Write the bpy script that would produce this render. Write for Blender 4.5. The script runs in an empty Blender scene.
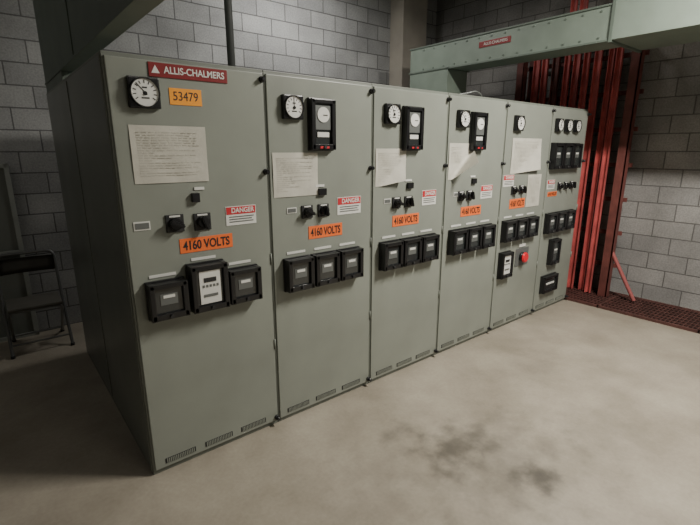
import bpy, bmesh, math, random
from mathutils import Vector, Matrix
random.seed(4)
D=bpy.data; SC=bpy.context.scene
def link(o): SC.collection.objects.link(o); return o

# ---------------- materials ----------------
def mk(name):
    m=D.materials.new(name); m.use_nodes=True; nt=m.node_tree
    return m,nt,nt.nodes["Principled BSDF"]
def N(nt,t,**k):
    n=nt.nodes.new(t)
    for a,b in k.items(): setattr(n,a,b)
    return n
def plain(name,col,rough=.5,metal=0,var=.0,scale=8,bump=0,emis=None,es=0,coat=0):
    m,nt,b=mk(name)
    b.inputs["Roughness"].default_value=rough; b.inputs["Metallic"].default_value=metal
    b.inputs["Base Color"].default_value=(*col,1)
    if coat: b.inputs["Coat Weight"].default_value=coat
    if emis: b.inputs["Emission Color"].default_value=(*emis,1); b.inputs["Emission Strength"].default_value=es
    if var or bump:
        tc=N(nt,"ShaderNodeTexCoord"); no=N(nt,"ShaderNodeTexNoise"); no.inputs["Scale"].default_value=scale; no.inputs["Detail"].default_value=6
        nt.links.new(tc.outputs["Object"],no.inputs["Vector"])
        if var:
            cr=N(nt,"ShaderNodeValToRGB"); e=cr.color_ramp.elements
            e[0].position=.3; e[1].position=.7
            e[0].color=(*[c*(1-var) for c in col],1); e[1].color=(*[min(1,c*(1+var)) for c in col],1)
            nt.links.new(no.outputs["Fac"],cr.inputs["Fac"]); nt.links.new(cr.outputs["Color"],b.inputs["Base Color"])
        if bump:
            bp=N(nt,"ShaderNodeBump"); bp.inputs["Strength"].default_value=bump; bp.inputs["Distance"].default_value=.01
            nt.links.new(no.outputs["Fac"],bp.inputs["Height"]); nt.links.new(bp.outputs["Normal"],b.inputs["Normal"])
    return m
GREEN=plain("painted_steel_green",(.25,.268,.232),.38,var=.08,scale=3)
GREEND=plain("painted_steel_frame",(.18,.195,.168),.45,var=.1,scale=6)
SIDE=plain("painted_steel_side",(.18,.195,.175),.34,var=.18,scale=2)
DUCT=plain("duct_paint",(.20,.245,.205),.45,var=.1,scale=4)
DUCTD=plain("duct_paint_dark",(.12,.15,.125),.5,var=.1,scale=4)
BLACK=plain("black_phenolic",(.012,.012,.013),.28)
BLACKM=plain("black_matte",(.02,.02,.021),.6)
GLASSD=plain("dark_glass",(.03,.034,.034),.08,coat=.6)
WHITE=plain("dial_white",(.74,.74,.70),.4)
LABEL=plain("label_white",(.70,.70,.66),.5)
GREYI=plain("relay_inner_grey",(.16,.17,.165),.4,metal=.3)
ORANGE=plain("label_orange",(.88,.17,.035),.5)
TAPE=plain("tape_orange",(.95,.36,.02),.6)
RED=plain("label_red",(.55,.03,.04),.4)
MAROON=plain("nameplate_maroon",(.22,.018,.02),.35)
REDBTN=plain("red_handle",(.75,.015,.03),.3)
REDP=plain("red_primer",(.50,.105,.10),.5,var=.3,scale=5)
REDD=plain("red_primer_dark",(.15,.045,.038),.6,var=.3,scale=7)
PINK=plain("faded_red_steel",(.36,.10,.095),.5)
GRATE=plain("grating_red_brown",(.09,.036,.03),.65,var=.35,scale=9)
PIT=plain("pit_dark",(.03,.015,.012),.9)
TUBE=plain("chair_tube",(.22,.225,.225),.3,metal=.7)
SEATM=plain("chair_vinyl",(.11,.105,.09),.4,var=.1)
CONC=plain("column_concrete",(.38,.35,.30),.8,var=.12,scale=3,bump=.2)
CEIL=plain("ceiling_grey",(.25,.25,.23),.9,var=.1)
GALV=plain("galvanised_conduit",(.16,.165,.165),.4,metal=.5)
LEAN=plain("leaning_panel_paint",(.34,.36,.33),.5,var=.1)
PAPER=plain("yellowed_paper",(.54,.525,.455),.8,var=.07,scale=12,bump=.3)
INK=plain("faint_print",(.49,.477,.415),.8)

def cmu(name,axis,c1,c2,mort):
    m,nt,b=mk(name); b.inputs["Roughness"].default_value=.85
    tc=N(nt,"ShaderNodeTexCoord"); sp=N(nt,"ShaderNodeSeparateXYZ"); cb=N(nt,"ShaderNodeCombineXYZ")
    nt.links.new(tc.outputs["Object"],sp.inputs[0]); nt.links.new(sp.outputs[axis],cb.inputs[0]); nt.links.new(sp.outputs["Z"],cb.inputs[1])
    br=N(nt,"ShaderNodeTexBrick"); br.offset=.5
    for k,v in (("Scale",1),("Brick Width",.406),("Row Height",.203),("Mortar Size",.007),("Mortar Smooth",.3),("Bias",0)): br.inputs[k].default_value=v
    br.inputs["Color1"].default_value=(*c1,1); br.inputs["Color2"].default_value=(*c2,1); br.inputs["Mortar"].default_value=(*mort,1)
    nt.links.new(cb.outputs[0],br.inputs["Vector"])
    no=N(nt,"ShaderNodeTexNoise"); no.inputs["Scale"].default_value=60; no.inputs["Detail"].default_value=4; nt.links.new(tc.outputs["Object"],no.inputs["Vector"])
    n3=N(nt,"ShaderNodeTexNoise"); n3.inputs["Scale"].default_value=2.2; n3.inputs["Detail"].default_value=6; nt.links.new(tc.outputs["Object"],n3.inputs["Vector"])
    mr=N(nt,"ShaderNodeMapRange"); mr.inputs["To Min"].default_value=.6; mr.inputs["To Max"].default_value=1.35; nt.links.new(no.outputs["Fac"],mr.inputs[0])
    mr2=N(nt,"ShaderNodeMapRange"); mr2.inputs["From Min"].default_value=.25; mr2.inputs["From Max"].default_value=.75; mr2.inputs["To Min"].default_value=.72; mr2.inputs["To Max"].default_value=1.22; nt.links.new(n3.outputs["Fac"],mr2.inputs[0])
    mm=N(nt,"ShaderNodeMath",operation='MULTIPLY'); nt.links.new(mr.outputs[0],mm.inputs[0]); nt.links.new(mr2.outputs[0],mm.inputs[1])
    mx=N(nt,"ShaderNodeVectorMath",operation='SCALE'); nt.links.new(br.outputs["Color"],mx.inputs[0]); nt.links.new(mm.outputs[0],mx.inputs["Scale"])
    nt.links.new(mx.outputs[0],b.inputs["Base Color"])
    bp=N(nt,"ShaderNodeBump"); bp.inputs["Strength"].default_value=.6; bp.inputs["Distance"].default_value=.008
    inv=N(nt,"ShaderNodeMath",operation='MULTIPLY_ADD'); inv.inputs[1].default_value=-1.0
    nt.links.new(br.outputs["Fac"],inv.inputs[0]); 
    m4=N(nt,"ShaderNodeMath",operation='MULTIPLY'); m4.inputs[1].default_value=.35; nt.links.new(no.outputs["Fac"],m4.inputs[0]); nt.links.new(m4.outputs[0],inv.inputs[2])
    nt.links.new(inv.outputs[0],bp.inputs["Height"]); nt.links.new(bp.outputs["Normal"],b.inputs["Normal"])
    return m
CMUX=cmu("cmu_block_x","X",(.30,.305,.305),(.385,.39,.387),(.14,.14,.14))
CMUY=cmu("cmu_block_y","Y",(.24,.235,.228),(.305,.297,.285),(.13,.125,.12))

def floor_mat():
    m,nt,b=mk("sealed_concrete_floor"); L=nt.links.new
    tc=N(nt,"ShaderNodeTexCoord"); ob=tc.outputs["Object"]
    n1=N(nt,"ShaderNodeTexNoise"); n1.inputs["Scale"].default_value=1.5; n1.inputs["Detail"].default_value=9; n1.inputs["Roughness"].default_value=.65; L(ob,n1.inputs["Vector"])
    cr=N(nt,"ShaderNodeValToRGB"); e=cr.color_ramp.elements; e[0].position=.3; e[1].position=.72
    e[0].color=(.245,.215,.168,1); e[1].color=(.41,.37,.30,1); L(n1.outputs["Fac"],cr.inputs["Fac"])
    n2=N(nt,"ShaderNodeTexNoise"); n2.inputs["Scale"].default_value=45; n2.inputs["Detail"].default_value=5; L(ob,n2.inputs["Vector"])
    mr=N(nt,"ShaderNodeMapRange"); mr.inputs["To Min"].default_value=.86; mr.inputs["To Max"].default_value=1.12; L(n2.outputs["Fac"],mr.inputs[0])
    v=N(nt,"ShaderNodeVectorMath",operation='SCALE'); L(cr.outputs["Color"],v.inputs[0]); L(mr.outputs[0],v.inputs["Scale"])
    cur=v.outputs[0]
    n3=N(nt,"ShaderNodeTexNoise"); n3.inputs["Scale"].default_value=7; n3.inputs["Detail"].default_value=7; L(ob,n3.inputs["Vector"])
    for (cx,cy,rx,ry,st) in ((1.37,-.62,.17,.12,.32),(1.60,-.98,.30,.21,.45),(1.72,-1.42,.15,.12,.6),(1.68,-1.2,.6,.5,.32),(1.0,-.9,.5,.4,.15),(3.0,-.7,.5,.25,.14),(2.5,-1.5,.4,.3,.12)):
        mp=N(nt,"ShaderNodeMapping"); mp.inputs["Location"].default_value=(-cx/rx,-cy/ry,0); mp.inputs["Scale"].default_value=(1/rx,1/ry,0); L(ob,mp.inputs["Vector"])
        ln=N(nt,"ShaderNodeVectorMath",operation='LENGTH'); L(mp.outputs[0],ln.inputs[0])
        ad=N(nt,"ShaderNodeMath",operation='MULTIPLY_ADD'); ad.inputs[1].default_value=2.2; L(n3.outputs["Fac"],ad.inputs[0]); L(ln.outputs["Value"],ad.inputs[2])
        mr3=N(nt,"ShaderNodeMapRange"); mr3.interpolation_type='SMOOTHSTEP'
        for k,val in (("From Min",1.1),("From Max",2.3),("To Min",1-st),("To Max",1)): mr3.inputs[k].default_value=val
        L(ad.outputs[0],mr3.inputs[0])
        v2=N(nt,"ShaderNodeVectorMath",operation='SCALE'); L(cur,v2.inputs[0]); L(mr3.outputs[0],v2.inputs["Scale"]); cur=v2.outputs[0]
    L(cur,b.inputs["Base Color"])
    rr=N(nt,"ShaderNodeMapRange"); rr.inputs["To Min"].default_value=.42; rr.inputs["To Max"].default_value=.7; L(n1.outputs["Fac"],rr.inputs[0]); L(rr.outputs[0],b.inputs["Roughness"])
    bp=N(nt,"ShaderNodeBump"); bp.inputs["Strength"].default_value=.15; bp.inputs["Distance"].default_value=.004; L(n2.outputs["Fac"],bp.inputs["Height"]); L(bp.outputs["Normal"],b.inputs["Normal"])
    return m
FLOOR=floor_mat()

# ---------------- geometry helpers ----------------
def empty(name,loc=(0,0,0)):
    e=D.objects.new(name,None); e.location=loc; e.empty_display_size=.1; link(e); return e
class G:
    def __init__(s,root): s.r=root; s.o=Vector(root.location) if root else Vector((0,0,0))
    def fin(s,name,bm,mat,smooth=False):
        me=D.meshes.new(name); bm.to_mesh(me); bm.free()
        me.materials.append(mat)
        if smooth:
            for p in me.polygons: p.use_smooth=True
        o=D.objects.new(name,me); link(o)
        if s.r: o.parent=s.r
        return o
    def boxes(s,name,L,mat,bev=0):
        bm=bmesh.new()
        for (x0,x1,y0,y1,z0,z1) in L:
            g=bmesh.ops.create_cube(bm,size=1)
            bmesh.ops.scale(bm,vec=(x1-x0,y1-y0,z1-z0),verts=g["verts"])
            bmesh.ops.translate(bm,vec=((x0+x1)/2,(y0+y1)/2,(z0+z1)/2),verts=g["verts"])
        if bev: bmesh.ops.bevel(bm,geom=bm.edges[:],offset=bev,segments=2,affect='EDGES',profile=.7)
        return s.fin(name,bm,mat)
    def box(s,name,x0,x1,y0,y1,z0,z1,mat,bev=0): return s.boxes(name,[(x0,x1,y0,y1,z0,z1)],mat,bev)
    def cyl(s,name,c,r,d,mat,axis='Y',seg=32,bev=0,r2=None):
        bm=bmesh.new(); bmesh.ops.create_cone(bm,cap_ends=True,segments=seg,radius1=r,radius2=r if r2 is None else r2,depth=d)
        if bev:
            ed=[e for e in bm.edges if abs(e.verts[0].co.z-e.verts[1].co.z)<1e-6]
            bmesh.ops.bevel(bm,geom=ed,offset=bev,segments=2,affect='EDGES')
        R=Matrix.Rotation(math.pi/2,4,'X') if axis=='Y' else (Matrix.Rotation(math.pi/2,4,'Y') if axis=='X' else Matrix())
        bmesh.ops.transform(bm,matrix=Matrix.Translation(c)@R,verts=bm.verts)
        o=s.fin(name,bm,mat)
        for p in o.data.polygons:
            if len(p.vertices)==4: p.use_smooth=True
        return o
    def ring(s,name,c,r,r_in,d,mat,seg=40):
        bm=bmesh.new(); rows=[]
        for (rr,yy) in ((r,0),(r*.97,-d),(r_in,-d),(r_in,0)):
            rows.append([bm.verts.new((c[0]+rr*math.cos(2*math.pi*i/seg),c[1]+yy,c[2]+rr*math.sin(2*math.pi*i/seg))) for i in range(seg)])
        for a in range(3):
            for i in range(seg):
                j=(i+1)%seg; bm.faces.new((rows[a][i],rows[a][j],rows[a+1][j],rows[a+1][i]))
        bmesh.ops.recalc_face_normals(bm,faces=bm.faces[:])
        return s.fin(name,bm,mat)
    def text(s,name,txt,c,size,mat,sx=1,facing='-Y',bold=0.0):
        cu=D.curves.new(name+"_c",'FONT'); cu.body=txt; cu.size=size; cu.align_x='CENTER'; cu.align_y='CENTER'; cu.extrude=.0006; cu.offset=bold
        t=D.objects.new(name+"_t",cu); link(t); bpy.context.view_layer.update()
        me=D.meshes.new_from_object(t.evaluated_get(bpy.context.evaluated_depsgraph_get()))
        D.objects.remove(t); me.name=name
        R=Matrix.Rotation(math.pi/2,4,'X')
        if facing=='-X': R=Matrix.Rotation(-math.pi/2,4,'Z')@R
        me.transform(Matrix.Translation(c)@R@Matrix.Diagonal((sx,1,1,1)))
        me.materials.clear(); me.materials.append(mat)
        o=D.objects.new(name,me); link(o); o.parent=s.r; return o
def tube(s,name,pts,r,mat,res=6,cyc=False):
    cu=D.curves.new(name+"_c",'CURVE'); cu.dimensions='3D'; cu.bevel_depth=r; cu.bevel_resolution=3; cu.resolution_u=res
    sp=cu.splines.new('POLY'); 
    P=[Vector(p) for p in pts]; Q=[P[0]]
    for i in range(1,len(P)-1):
        a=(P[i-1]-P[i]); b=(P[i+1]-P[i]); k=min(.07,a.length*.45,b.length*.45)
        A=P[i]+a.normalized()*k; Bq=P[i]+b.normalized()*k
        for t in range(6):
            t/=5; Q.append(A*(1-t)**2+P[i]*2*t*(1-t)+Bq*t*t)
    Q.append(P[-1])
    sp.points.add(len(Q)-1)
    for q,p in zip(Q,sp.points): p.co=(*q,1)
    cu.use_fill_caps=True
    t=D.objects.new(name+"_t",cu); link(t); bpy.context.view_layer.update()
    me=D.meshes.new_from_object(t.evaluated_get(bpy.context.evaluated_depsgraph_get())); D.objects.remove(t)
    me.name=name; me.materials.clear(); me.materials.append(mat)
    for p in me.polygons: p.use_smooth=True
    o=D.objects.new(name,me); link(o); o.parent=s.r; return o

# ---------------- room shell ----------------
X0,X1,Y0,Y1,ZC=-3.2,5.78,-6.0,3.0,4.4
R=G(None)
R.box("floor",X0-.15,X1+.15,Y0-.15,Y1+.15,-.15,0,FLOOR)
R.box("ceiling",X0-.15,X1+.15,Y0-.15,Y1+.15,ZC,ZC+.15,CEIL)
R.box("wall_back",X0-.15,X1+.15,Y1,Y1+.15,0,ZC,CMUX)
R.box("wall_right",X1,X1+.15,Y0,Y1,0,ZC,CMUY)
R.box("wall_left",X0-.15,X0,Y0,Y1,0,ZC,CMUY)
R.box("wall_front",X0-.15,X1+.15,Y0-.15,Y0,0,ZC,CMUX)
R.box("trim_column",4.72,5.24,2.72,3.0,0,ZC,CONC,.01)

# ---------------- cabinets ----------------
XS=[0,.832,1.67,2.49,3.326,4.173,4.983]; H=2.29; DEP=2.1

def gauge(g,tag,cx,cz,w=.145,ang=.6):
    g.box(tag+"_case",cx-w/2,cx+w/2,-.055,-.024,cz-w/2,cz+w/2,BLACK,.008)
    r=w*.49
    g.ring(tag+"_bezel",(cx,-.054,cz),r,r*.9,.014,BLACK)
    g.cyl(tag+"_dial",(cx,-.057,cz),r*.91,.006,WHITE)
    bm=bmesh.new()
    for i in range(11):
        a=math.radians(-35+i*25); 
        c=Vector((cx+math.cos(a)*r*.68,-.061,cz+math.sin(a)*r*.68))
        q=bmesh.ops.create_cube(bm,size=1)["verts"]
        M=Matrix.Translation(c)@Matrix.Rotation(-a,4,'Y')@Matrix.Diagonal((r*.2,.002,r*.05,1)); bmesh.ops.transform(bm,matrix=M,verts=q)
    for (a,l,t) in ((ang,r*1.0,r*.05),):
        c=Vector((cx+math.cos(a)*l*.3,-.061,cz+math.sin(a)*l*.3)); q=bmesh.ops.create_cube(bm,size=1)["verts"]
        bmesh.ops.transform(bm,matrix=Matrix.Translation(c)@Matrix.Rotation(-a,4,'Y')@Matrix.Diagonal((l,.002,t,1)),verts=q)
    for dx,dz,ww in ((0,-.35,.5),(0,.32,.3)):
        q=bmesh.ops.create_cube(bm,size=1)["verts"]; bmesh.ops.transform(bm,matrix=Matrix.Translation((cx+dx*r,-.061,cz+dz*r))@Matrix.Diagonal((ww*r,.002,r*.09,1)),verts=q)
    g.fin(tag+"_ticks",bm,BLACKM)
    g.cyl(tag+"_hub",(cx,-.062,cz-r*.05),r*.13,.006,BLACK,seg=20)

def relay(g,tag,cx,z0,z1,w=.192,d=.085,style=0):
    x0,x1=cx-w/2,cx+w/2
    g.box(tag+"_base",x0-.004,x1+.004,-.045,-.024,z0,z1,BLACK,.006)
    fr=.028; bot=.042
    g.boxes(tag+"_cover",[(x0,x0+fr,-d,-.04,z0+.006,z1-.006),(x1-fr,x1,-d,-.04,z0+.006,z1-.006),
        (x0+.002,x1-.002,-d,-.04,z1-fr-.006,z1-.008),(x0+.002,x1-.002,-d,-.04,z0+.008,z0+bot)],BLACK,.005)
    g.box(tag+"_window",x0+fr-.002,x1-fr+.002,-d+.018,-.042,z0+bot-.002,z1-fr-.004,GLASSD)
    zc=(z0+z1)/2
    if style==0:
        g.box(tag+"_element",cx-.045,cx+.045,-d+.015,-d+.019,zc-.02,zc+.04,GREYI)
        g.box(tag+"_tag",cx-.03,cx+.03,-d+.012,-d+.016,zc+.018,zc+.034,LABEL)
    elif style==1:
        g.box(tag+"_plate",cx-.06,cx+.06,-d+.012,-d+.017,zc-.09,zc+.1,LABEL)
        g.box(tag+"_slot",cx-.035,cx+.035,-d+.009,-d+.013,zc+.035,zc+.06,BLACKM)
        g.boxes(tag+"_register",[(cx-.045+.02*k,cx-.033+.02*k,-d+.010,-d+.0125,zc+.005,zc+.02) for k in range(5)],GREYI)
        g.box(tag+"_disc_window",cx-.04,cx+.04,-d+.009,-d+.013,zc-.05,zc-.035,GREYI)
    elif style==2:
        g.box(tag+"_plate",cx-.058,cx+.058,-d+.012,-d+.017,zc-.03,zc+.115,GREYI)
        g.cyl(tag+"_scale",(cx,-d+.010,zc+.06),.046,.006,WHITE)
        g.box(tag+"_pointer",cx-.002,cx+.03,-d+.004,-d+.007,zc+.055,zc+.06,BLACKM)
        g.box(tag+"_tag",cx-.045,cx+.045,-d+.012,-d+.017,zc-.075,zc-.045,LABEL)
    g.cyl(tag+"_thumb_nut",(cx,-d-.006,z0+.024),.010,.014,BLACKM,seg=16)

def switch(g,tag,cx,cz,rot=.4,s=.09):
    g.box(tag+"_plate",cx-s/2,cx+s/2,-.034,-.024,cz-s/2,cz+s/2,BLACKM,.004)
    g.cyl(tag+"_collar",(cx,-.045,cz),s*.36,.03,BLACK,bev=.004)
    bm=bmesh.new(); q=bmesh.ops.create_cube(bm,size=1)["verts"]
    bmesh.ops.transform(bm,matrix=Matrix.Translation((cx,-.07,cz))@Matrix.Rotation(rot,4,'Y')@Matrix.Diagonal((s*.85,.03,s*.24,1)),verts=bm.verts)
    bmesh.ops.bevel(bm,geom=bm.edges[:],offset=.006,segments=2,affect='EDGES')
    g.fin(tag+"_handle",bm,BLACK)
    g.box(tag+"_legend",cx-s*.3,cx+s*.3,-.036,-.034,cz+s*.36,cz+s*.46,LABEL)

def danger(g,tag,x0,x1,z0,z1):
    g.box(tag+"_sign",x0,x1,-.027,-.024,z0,z1,LABEL)
    h=z1-z0; w=x1-x0
    g.box(tag+"_header",x0+.004,x1-.004,-.029,-.0265,z1-h*.42,z1-.004,RED)
    g.text(tag+"_word","DANGER",((x0+x1)/2+w*.05,-.0298,z1-h*.23),h*.36,LABEL,sx=w/h*.52,bold=.001)
    g.boxes(tag+"_lines",[(x0+w*.1,x0+w*k,-.0285,-.0268,z1-h*f-.006,z1-h*f) for k,f in ((.92,.53),(.85,.66),(.9,.79))],GREYI)

def volts(g,tag,x0,x1,z0,z1):
    g.box(tag+"_label",x0,x1,-.027,-.024,z0,z1,ORANGE)
    h=z1-z0;w=x1-x0
    g.text(tag+"_word","4160 VOLTS",((x0+x1)/2,-.0278,(z0+z1)/2-.002),h*.86,BLACKM,sx=w*.94/(h*.86*5.6),bold=.0015)

def paper(g,tag,x0,x1,z0,z1,curl=0.0,tilt=0):
    bm=bmesh.new(); n=12; V=[]
    for j in range(n+1):
        row=[]
        for i in range(n+1):
            u,v=i/n,j/n
            x=x0+(x1-x0)*u; z=z0+(z1-z0)*v
            c=max(0,(u+(1-v))-1.15)*curl
            row.append(bm.verts.new((x-c*.5+tilt*v,-.0265-c*.5-abs(math.sin(u*5+v*3))*.003,z+c*.35)))
        V.append(row)
    for j in range(n):
        for i in range(n): bm.faces.new((V[j][i],V[j][i+1],V[j+1][i+1],V[j+1][i]))
    o=g.fin(tag,bm,PAPER,True)
    L=[]; rnd=random.Random(tag+str(x0)); zz=z1-.035; W=x1-x0
    lim=.55 if curl>.2 else .9
    while zz>z0+(z1-z0)*(.45 if curl>.2 else .1):
        xx=x0+.08*W
        while xx<x0+lim*W-.02:
            l=.012+rnd.random()*.03; L.append((xx,min(xx+l,x0+lim*W),-.0308,-.0300,zz,zz+.0035)); xx+=l+.008
            if rnd.random()<.08: break
        zz-=.0125
    g.boxes(tag+"_print",L,INK)
    return o

def cabinet(i):
    s=XS[i]; w=XS[i+1]-s
    root=empty("switchgear_cabinet",(s,0,0)); g=G(root)
    e=.0015
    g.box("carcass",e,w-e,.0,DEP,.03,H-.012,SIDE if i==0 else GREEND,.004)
    g.box("base_channel",e,w-e,-.006,DEP,0,.035,GREEND,.004)
    g.box("roof_sheet",e,w-e,-.012,DEP+.01,H-.014,H,GREEND,.003)
    if i==0:
        g.boxes("side_seams",[(-.003,.003,1.02,1.03,.04,H-.02),(-.004,.002,.0,.025,.03,H-.014)],GREEND)
    g.boxes("front_frame",[(e,.018,-.014,.002,.03,H-.014),(w-.018,w-e,-.014,.002,.03,H-.014),(e,w-e,-.013,.002,H-.03,H-.012)],GREEND,.002)
    g.box("door_leaf",.012,w-.012,-.024,-.002,.035,H-.02,GREEN,.005)
    L=[];F=[]
    for k in range(3):
        a=.07+k*.24*(w/.832); bq=a+.18
        F.append((a,bq,-.0262,-.0235,.058,.09))
        n=16
        for j in range(n): 
            xx=a+.006+(bq-a-.012)*(j+.5)/n
            L.append((xx-.0028,xx+.0028,-.0285,-.0255,.060,.088))
    g.boxes("vent_openings",F,BLACKM); g.boxes("vent_bars",L,GREEN)
    for k,z in enumerate((2.235,1.72,1.18,.60,.06)):
        if k in(2,3): 
            g.cyl("hinge_pin_%d"%k,(w-.008,-.026,z),.006,.07,GREEND,axis='Z',seg=12); continue
        g.cyl("latch_boss_%d"%k,(w-.02,-.030,z),.017,.016,BLACKM,seg=20,bev=.003)
        g.cyl("latch_knob_%d"%k,(w-.02,-.048,z),.013,.026,BLACK,seg=20,bev=.003)
    return g,w

rel_off=(.178,.392,.606)
g,w=cabinet(0)
g.box("maker_nameplate",.20,.605,-.030,-.024,2.195,2.262,MAROON,.002)
g.text("maker_lettering","ALLIS-CHALMERS",(.43,-.0312,2.229),.046,LABEL,sx=.90,bold=.0008)
bm=bmesh.new()
for (a,b,c) in (((.212,2.212),(.252,2.212),(.232,2.25)),):
    vs=[bm.verts.new((x,-.0312,z)) for x,z in (a,b,c)]; bm.faces.new(vs)
g.fin("maker_emblem",bm,LABEL)
gauge(g,"ammeter",.165,2.115,.145,2.3)
g.box("equipment_tag",.29,.455,-.027,-.024,2.07,2.15,TAPE)
g.text("equipment_number","53479",(.372,-.0278,2.11),.062,BLACKM,sx=.85)
paper(g,"instruction_sheet",.08,.46,1.68,1.965)
switch(g,"control_switch_a",.255,1.465,.4,.095); switch(g,"control_switch_b",.405,1.46,1.2,.095)
g.box("position_indicator",.355,.395,-.05,-.024,1.57,1.62,BLACK,.004); g.box("position_legend",.375,.43,-.03,-.024,1.635,1.65,LABEL)
g.box("small_plate",.05,.13,-.028,-.024,1.445,1.49,LABEL); g.box("small_plate_face",.056,.124,-.030,-.027,1.452,1.483,GREYI)
danger(g,"danger",.545,.735,1.42,1.53)
volts(g,"voltage",.27,.575,1.295,1.375)
relay(g,"overcurrent_relay_a",.17,.955,1.17,.20,.10,0)
relay(g,"watthour_relay",.395,.955,1.235,.21,.11,1)
relay(g,"overcurrent_relay_b",.615,.955,1.17,.20,.10,0)
for k,cx in enumerate((.165,.395,.612)): g.box("relay_legend_%d"%k,cx-.07,cx+.07,-.028,-.024,1.185+(.06 if k==1 else 0),1.2+(.06 if k==1 else 0),LABEL)

def std(i,pap,curl=0,sw=(.27,.40),dan=(.52,.73),volt=(.28,.56),redtag=True):
    g,w=cabinet(i)
    gauge(g,"ammeter",.175,2.095,.14,1.2+i*.4)
    relay(g,"differential_relay",.385,1.84,2.16,.185,.075,2)
    if redtag: g.box("relay_red_tag",.35,.42,-.079,-.074,1.855,1.868,RED)
    paper(g,"instruction_sheet",*pap,curl=curl)
    switch(g,"control_switch_a",sw[0],1.455,.4,.085); switch(g,"control_switch_b",sw[1],1.455,1.3,.085)
    g.box("position_indicator",.36,.42,-.045,-.024,1.555,1.60,BLACK,.004); g.box("position_legend",.34,.41,-.03,-.024,1.61,1.625,LABEL)
    g.box("small_plate",.12,.19,-.028,-.024,1.455,1.49,LABEL); g.box("small_plate_face",.126,.184,-.030,-.027,1.46,1.485,GREYI)
    danger(g,"danger",dan[0],dan[1],1.41,1.53)
    volts(g,"voltage",volt[0],volt[1],1.27,1.355)
    for k,cx in enumerate(rel_off):
        relay(g,"overcurrent_relay_%s"%"abc"[k],cx,.945,1.17,.196,.095,0)
        g.box("relay_legend_%d"%k,cx-.07,cx+.07,-.028,-.024,1.19,1.205,LABEL)
    return g
std(1,(.03,.36,1.56,1.83))
std(2,(.03,.34,1.585,1.855),curl=.12,sw=(.25,.38),dan=(.54,.71),volt=(.215,.51))
std(3,(.03,.36,1.60,1.90),curl=.5,sw=(.22,.34),dan=(.51,.69),volt=(.235,.53))
g,w=cabinet(4)
gauge(g,"ammeter",.19,2.09,.14,1.9)
paper(g,"instruction_sheet",.13,.66,1.62,1.955,curl=.1); paper(g,"schedule_sheet",.47,.73,1.27,1.60)
switch(g,"control_switch_a",.22,1.46,.4,.085); switch(g,"control_switch_b",.36,1.46,1.3,.085)
danger(g,"danger",.03,.21,1.50,1.61)
volts(g,"voltage",.17,.45,1.275,1.37)
for k,cx in enumerate(rel_off):
    relay(g,"overcurrent_relay_%s"%"abc"[k],cx-.02,.95,1.17,.192,.085,0); g.box("relay_legend_%d"%k,cx-.09,cx+.05,-.028,-.024,1.19,1.205,LABEL)
relay(g,"ground_relay",.15,.575,.85,.19,.085,1)
g.box("lockout_plate",.37,.62,-.03,-.024,.65,.84,GREYI,.003)
g.cyl("lockout_collar",(.48,-.045,.745),.05,.03,BLACK,bev=.004); g.cyl("lockout_button",(.48,-.072,.745),.055,.03,REDBTN,bev=.01)
g.box("lockout_legend",.42,.54,-.033,-.0295,.855,.885,LABEL)
g,w=cabinet(5)
for k,cx in enumerate((.12,.32,.52)): gauge(g,"panel_meter_%s"%"abc"[k],cx,2.10,.13,1+k*.5)
for k,cx in enumerate((.12,.33,.54)): relay(g,"voltage_relay_%s"%"abc"[k],cx,1.64,1.92,.195,.085,0)
for k,cx in enumerate((.30,.44,.58)): switch(g,"control_switch_%s"%"abc"[k],cx,1.455,.4+k*.5,.085)
volts(g,"voltage",.06,.26,1.35,1.40)
danger(g,"danger",.03,.19,1.43,1.53)
for k,cx in enumerate(rel_off): relay(g,"overcurrent_relay_%s"%"abc"[k],cx-.03,.94,1.17,.192,.085,0)
relay(g,"ground_relay",.30,.56,.86,.19,.085,0)
relay(g,"test_block_cover",.27,.23,.44,.32,.08,3)
g.box("test_block_face",.18,.36,-.066,-.061,.33,.35,LABEL)

wr=empty("loose_wire",(2.9,.06,H)); wg=G(wr)
tube(wg,"wire",[(-.15,.05,.012),(-.05,-.0,.03),(.02,-.02,.05),(.12,.0,.035),(.18,.03,.012),(.3,.05,.012)],.006,GREYI)

# ---------------- bus ducts ----------------
def duct_right():
    root=empty("overhead_bus_duct",(4.25,0,0)); g=G(root)
    g.box("riser_leg",0,.40,1.45,2.10,H,2.86,DUCT,.006)
    g.box("horizontal_run",0,.40,-.46,2.10,2.84,3.15,DUCT,.006)
    g.box("wide_section",-.012,.72,-3.6,-.45,2.84,3.42,DUCT,.006)
    g.boxes("flanges",[(-.018,.74,-.475,-.445,2.82,3.44),(-.012,.42,1.43,1.45,2.83,2.86),(-.012,.42,1.44,2.115,2.84,2.858),(-.012,.42,1.44,2.115,H,H+.03),
        (-.012,.41,-.46,2.11,3.14,3.158),(-.012,.02,-.46,1.45,2.832,2.85),(-.018,.73,-1.9,-1.87,2.83,3.43)],DUCTD,.003)
    L=[]
    for k in range(14): 
        y=-.35+k*.17; L.append((-.008,.002,y-.008,y+.008,2.87,2.885)); L.append((-.008,.002,y-.008,y+.008,3.10,3.115))
    g.boxes("bolts",L,DUCTD,.002)
    g.box("maker_nameplate",-.006,0,.59,1.0,3.0,3.065,MAROON,.002)
    g.text("maker_lettering","ALLIS-CHALMERS",(-.0075,.78,3.032),.043,LABEL,sx=.95,facing='-X')
duct_right()
def duct_left():
    root=empty("overhead_bus_duct",(0,0,0)); g=G(root)
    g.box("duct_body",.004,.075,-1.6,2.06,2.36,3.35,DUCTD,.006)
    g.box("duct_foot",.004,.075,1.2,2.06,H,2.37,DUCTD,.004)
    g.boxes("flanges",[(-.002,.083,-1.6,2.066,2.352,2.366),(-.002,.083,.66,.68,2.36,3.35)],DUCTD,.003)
duct_left()
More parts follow.
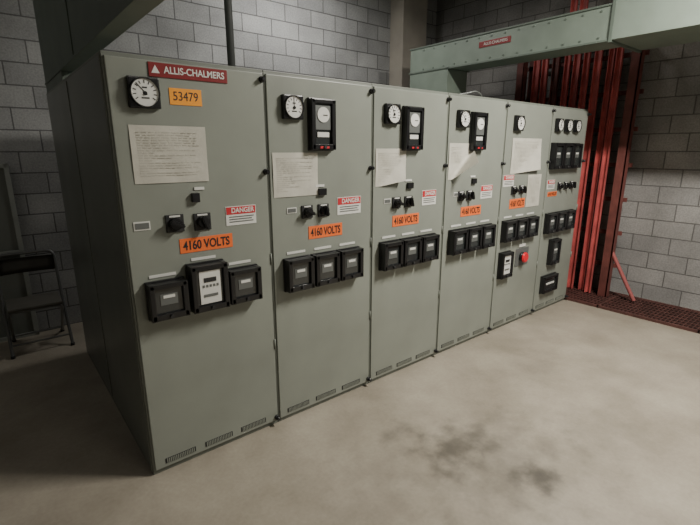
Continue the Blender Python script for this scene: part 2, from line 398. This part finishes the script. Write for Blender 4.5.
cr=empty("conduit_pipe",(1.05,.85,H)); cg=G(cr)
cg.cyl("pipe",(0,0,(ZC-H)/2),.028,ZC-H,GALV,axis='Z',seg=20); cg.cyl("lock_nut",(0,0,.02),.045,.04,GALV,axis='Z',seg=8); cg.cyl("coupling",(0,0,.9),.036,.08,GALV,axis='Z',seg=20)

# ---------------- floor grating ----------------
gr=empty("floor_grating",(5.0,0,0)); gg=G(gr)
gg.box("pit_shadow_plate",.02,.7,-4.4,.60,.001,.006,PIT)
gg.boxes("edge_angles",[(0,.03,-4.4,.62,0,.03),(.69,.72,-4.4,.62,0,.03),(0,.72,.60,.63,0,.03)]+[(0,.72,y-.008,y+.008,0,.03) for y in (-3.4,-2.4,-1.4,-.4)],GRATE)
gg.boxes("bearing_bars",[(.03,.69,-4.4+k*.042-.004,-4.4+k*.042+.004,.006,.028) for k in range(1,119)],GRATE)
gg.boxes("cross_rods",[(xx-.005,xx+.005,-4.4,.6,.018,.029) for xx in (.11,.2,.29,.38,.47,.56,.65)],GRATE)

# ---------------- red steel channels ----------------
rr=empty("stored_red_channels",(5.4,0,.03)); rg=G(rr)
L=[];L2=[]
yy=-.13
for k in range(9):
    wv=.062+random.random()*.025; hh=3.0+random.random()*.2+(.6 if k in (1,4,5) else 0); x=.0+random.random()*.10
    t=.008; (L2 if k in (6,) else L).extend([(x,x+t,yy,yy+wv,0,hh),(x-.035,x+t,yy,yy+t,0,hh),(x-.035,x+t,yy+wv-t,yy+wv,0,hh)])
    yy+=wv+.035+random.random()*.035
rg.boxes("channels_bright",L,REDP); rg.boxes("channels_dull",L2,REDD)
sr=empty("steel_storage_rack",(5.4,-.33,.03)); sg=G(sr)
P=[]
for y in (0,1.42):
    P+= [(.0,.012,y,y+.10,0,3.0),(.0,.10,y,y+.012,0,3.0)]
sg.boxes("posts",P,REDD)
sg.boxes("ties",[(.20,.23,.0,1.5,z,z+.05) for z in [.35+.42*k for k in range(7)]]+[(.02,.22,.03,.05,z,z+.04) for z in [.35+.42*k for k in range(7)]],REDD)
sg.boxes("rear_posts",[(.20,.26,y,y+.06,0,3.0) for y in (.08,.3,.52,.78,1.05,1.4)],REDD)
tube(sg,"diagonal_brace",[(.06,-.30,.02),(.05,.02,.58)],.022,PINK)

# ---------------- folding chair ----------------
ch=empty("folding_chair",(-.31,2.37,0)); cg=G(ch)
for_n=.235
tube(cg,"back_and_front_leg_frame",[(-for_n,.0,.012),(-for_n,.26,.46),(-for_n,.42,.88),(for_n,.42,.88),(for_n,.26,.46),(for_n,.0,.012)],.014,TUBE)
tube(cg,"rear_leg_frame",[(-.205,.46,.012),(-.205,.03,.42),(.205,.03,.42),(.205,.46,.012)],.013,TUBE)
tube(cg,"rear_stretcher",[(-.205,.40,.07),(.205,.40,.07)],.009,TUBE); tube(cg,"front_stretcher",[(-.235,.05,.10),(.235,.05,.10)],.009,TUBE)
cg.box("seat_pad",-.21,.21,.0,.40,.425,.455,SEATM,.012)
bm=bmesh.new(); n=8
V=[[bm.verts.new((-.225+.45*i/n,.335+.05*(z-.66)/.2+.03*math.sin(math.pi*i/n),z)) for i in range(n+1)] for z in (.70,.75,.80,.84)]
for a in range(3):
    for i in range(n): bm.faces.new((V[a][i],V[a][i+1],V[a+1][i+1],V[a+1][i]))
bmesh.ops.solidify(bm,geom=bm.faces[:],thickness=.015)
cg.fin("back_pad",bm,SEATM,True)
for xx in(-.235,-.205,.205,.235): cg.cyl("foot_%d"%(xx*1000),(xx,.46 if abs(xx)<.22 else 0,.012),.018,.024,BLACKM,axis='Z',seg=14)

le=empty("leaning_metal_panel",(-.56,2.885,0)); lg=G(le)
lg.boxes("frame",[(-.28,-.24,0,.035,0,1.72),(.22,.26,0,.035,0,1.72),(-.28,.26,0,.035,1.68,1.72),(-.28,.26,0,.035,0,.04),(-.28,.26,0,.035,.85,.89)],LEAN,.003)
lg.box("sheet",-.25,.23,.015,.025,.03,1.69,SIDE)
le.rotation_euler=(math.radians(-2),0,0)

# ---------------- light fixtures (room lamps, plus an added fill at left) ----------------
TUBEL=plain("fluorescent_tube",(1,1,1),.5,emis=(1,.95,.85),es=6)
FIX=plain("fixture_white",(.6,.6,.6),.5)
def fixture(x,y,z,ln,power,along='X',col=(1,.95,.865)):
    root=empty("fluorescent_or_fill_light",(x,y,z)); g=G(root)
    a,b=(ln/2,.08) if along=='X' else (.08,ln/2)
    g.box("housing",-a,a,-b,b,0.02,.09,FIX,.01)
    for k,o in enumerate((-.04,.04)):
        c=(0,o,0) if along=='X' else (o,0,0)
        g.cyl("tube_%d"%k,c,.016,ln*.95,TUBEL,axis=along,seg=12)
    g.boxes("hangers",[(-.01+dx,.01+dx,-.01+dy,.01+dy,.08,ZC-z) for dx,dy in (((-a*.8),0),(a*.8,0))] if along=='X' else [(-.01,.01,-.01+dy,.01+dy,.08,ZC-z) for dy in (-b*.8,b*.8)],FIX)
    li=D.lights.new("lamp",'AREA'); li.shape='RECTANGLE'; li.size=ln if along=='X' else .14; li.size_y=.14 if along=='X' else ln; li.energy=power; li.color=col
    lo=D.objects.new("lamp",li); link(lo); lo.parent=root; lo.location=(0,0,-.03)
fixture(3.1,-2.2,3.85,1.2,265,'Y')
fixture(.9,-3.2,3.85,1.2,12)
fixture(2.7,2.1,4.15,1.2,38,col=(1,.97,.93))
fixture(-2.0,1.6,3.9,1.2,5,'Y',col=(1,.97,.93))  # dim fill added to lift the dark cabinet side, not a known room lamp

w=D.worlds.new("world"); w.use_nodes=True; SC.world=w
w.node_tree.nodes["Background"].inputs[0].default_value=(.5,.55,.6,1); w.node_tree.nodes["Background"].inputs[1].default_value=.02

cam=D.cameras.new("camera"); co=D.objects.new("camera",cam); link(co)
cam.sensor_width=36; cam.lens=444.6*36/700; cam.clip_start=.01
co.location=(-.505,-2.449,1.848); co.rotation_euler=(math.radians(90-14.25),0,math.radians(-39.1))
SC.camera=co
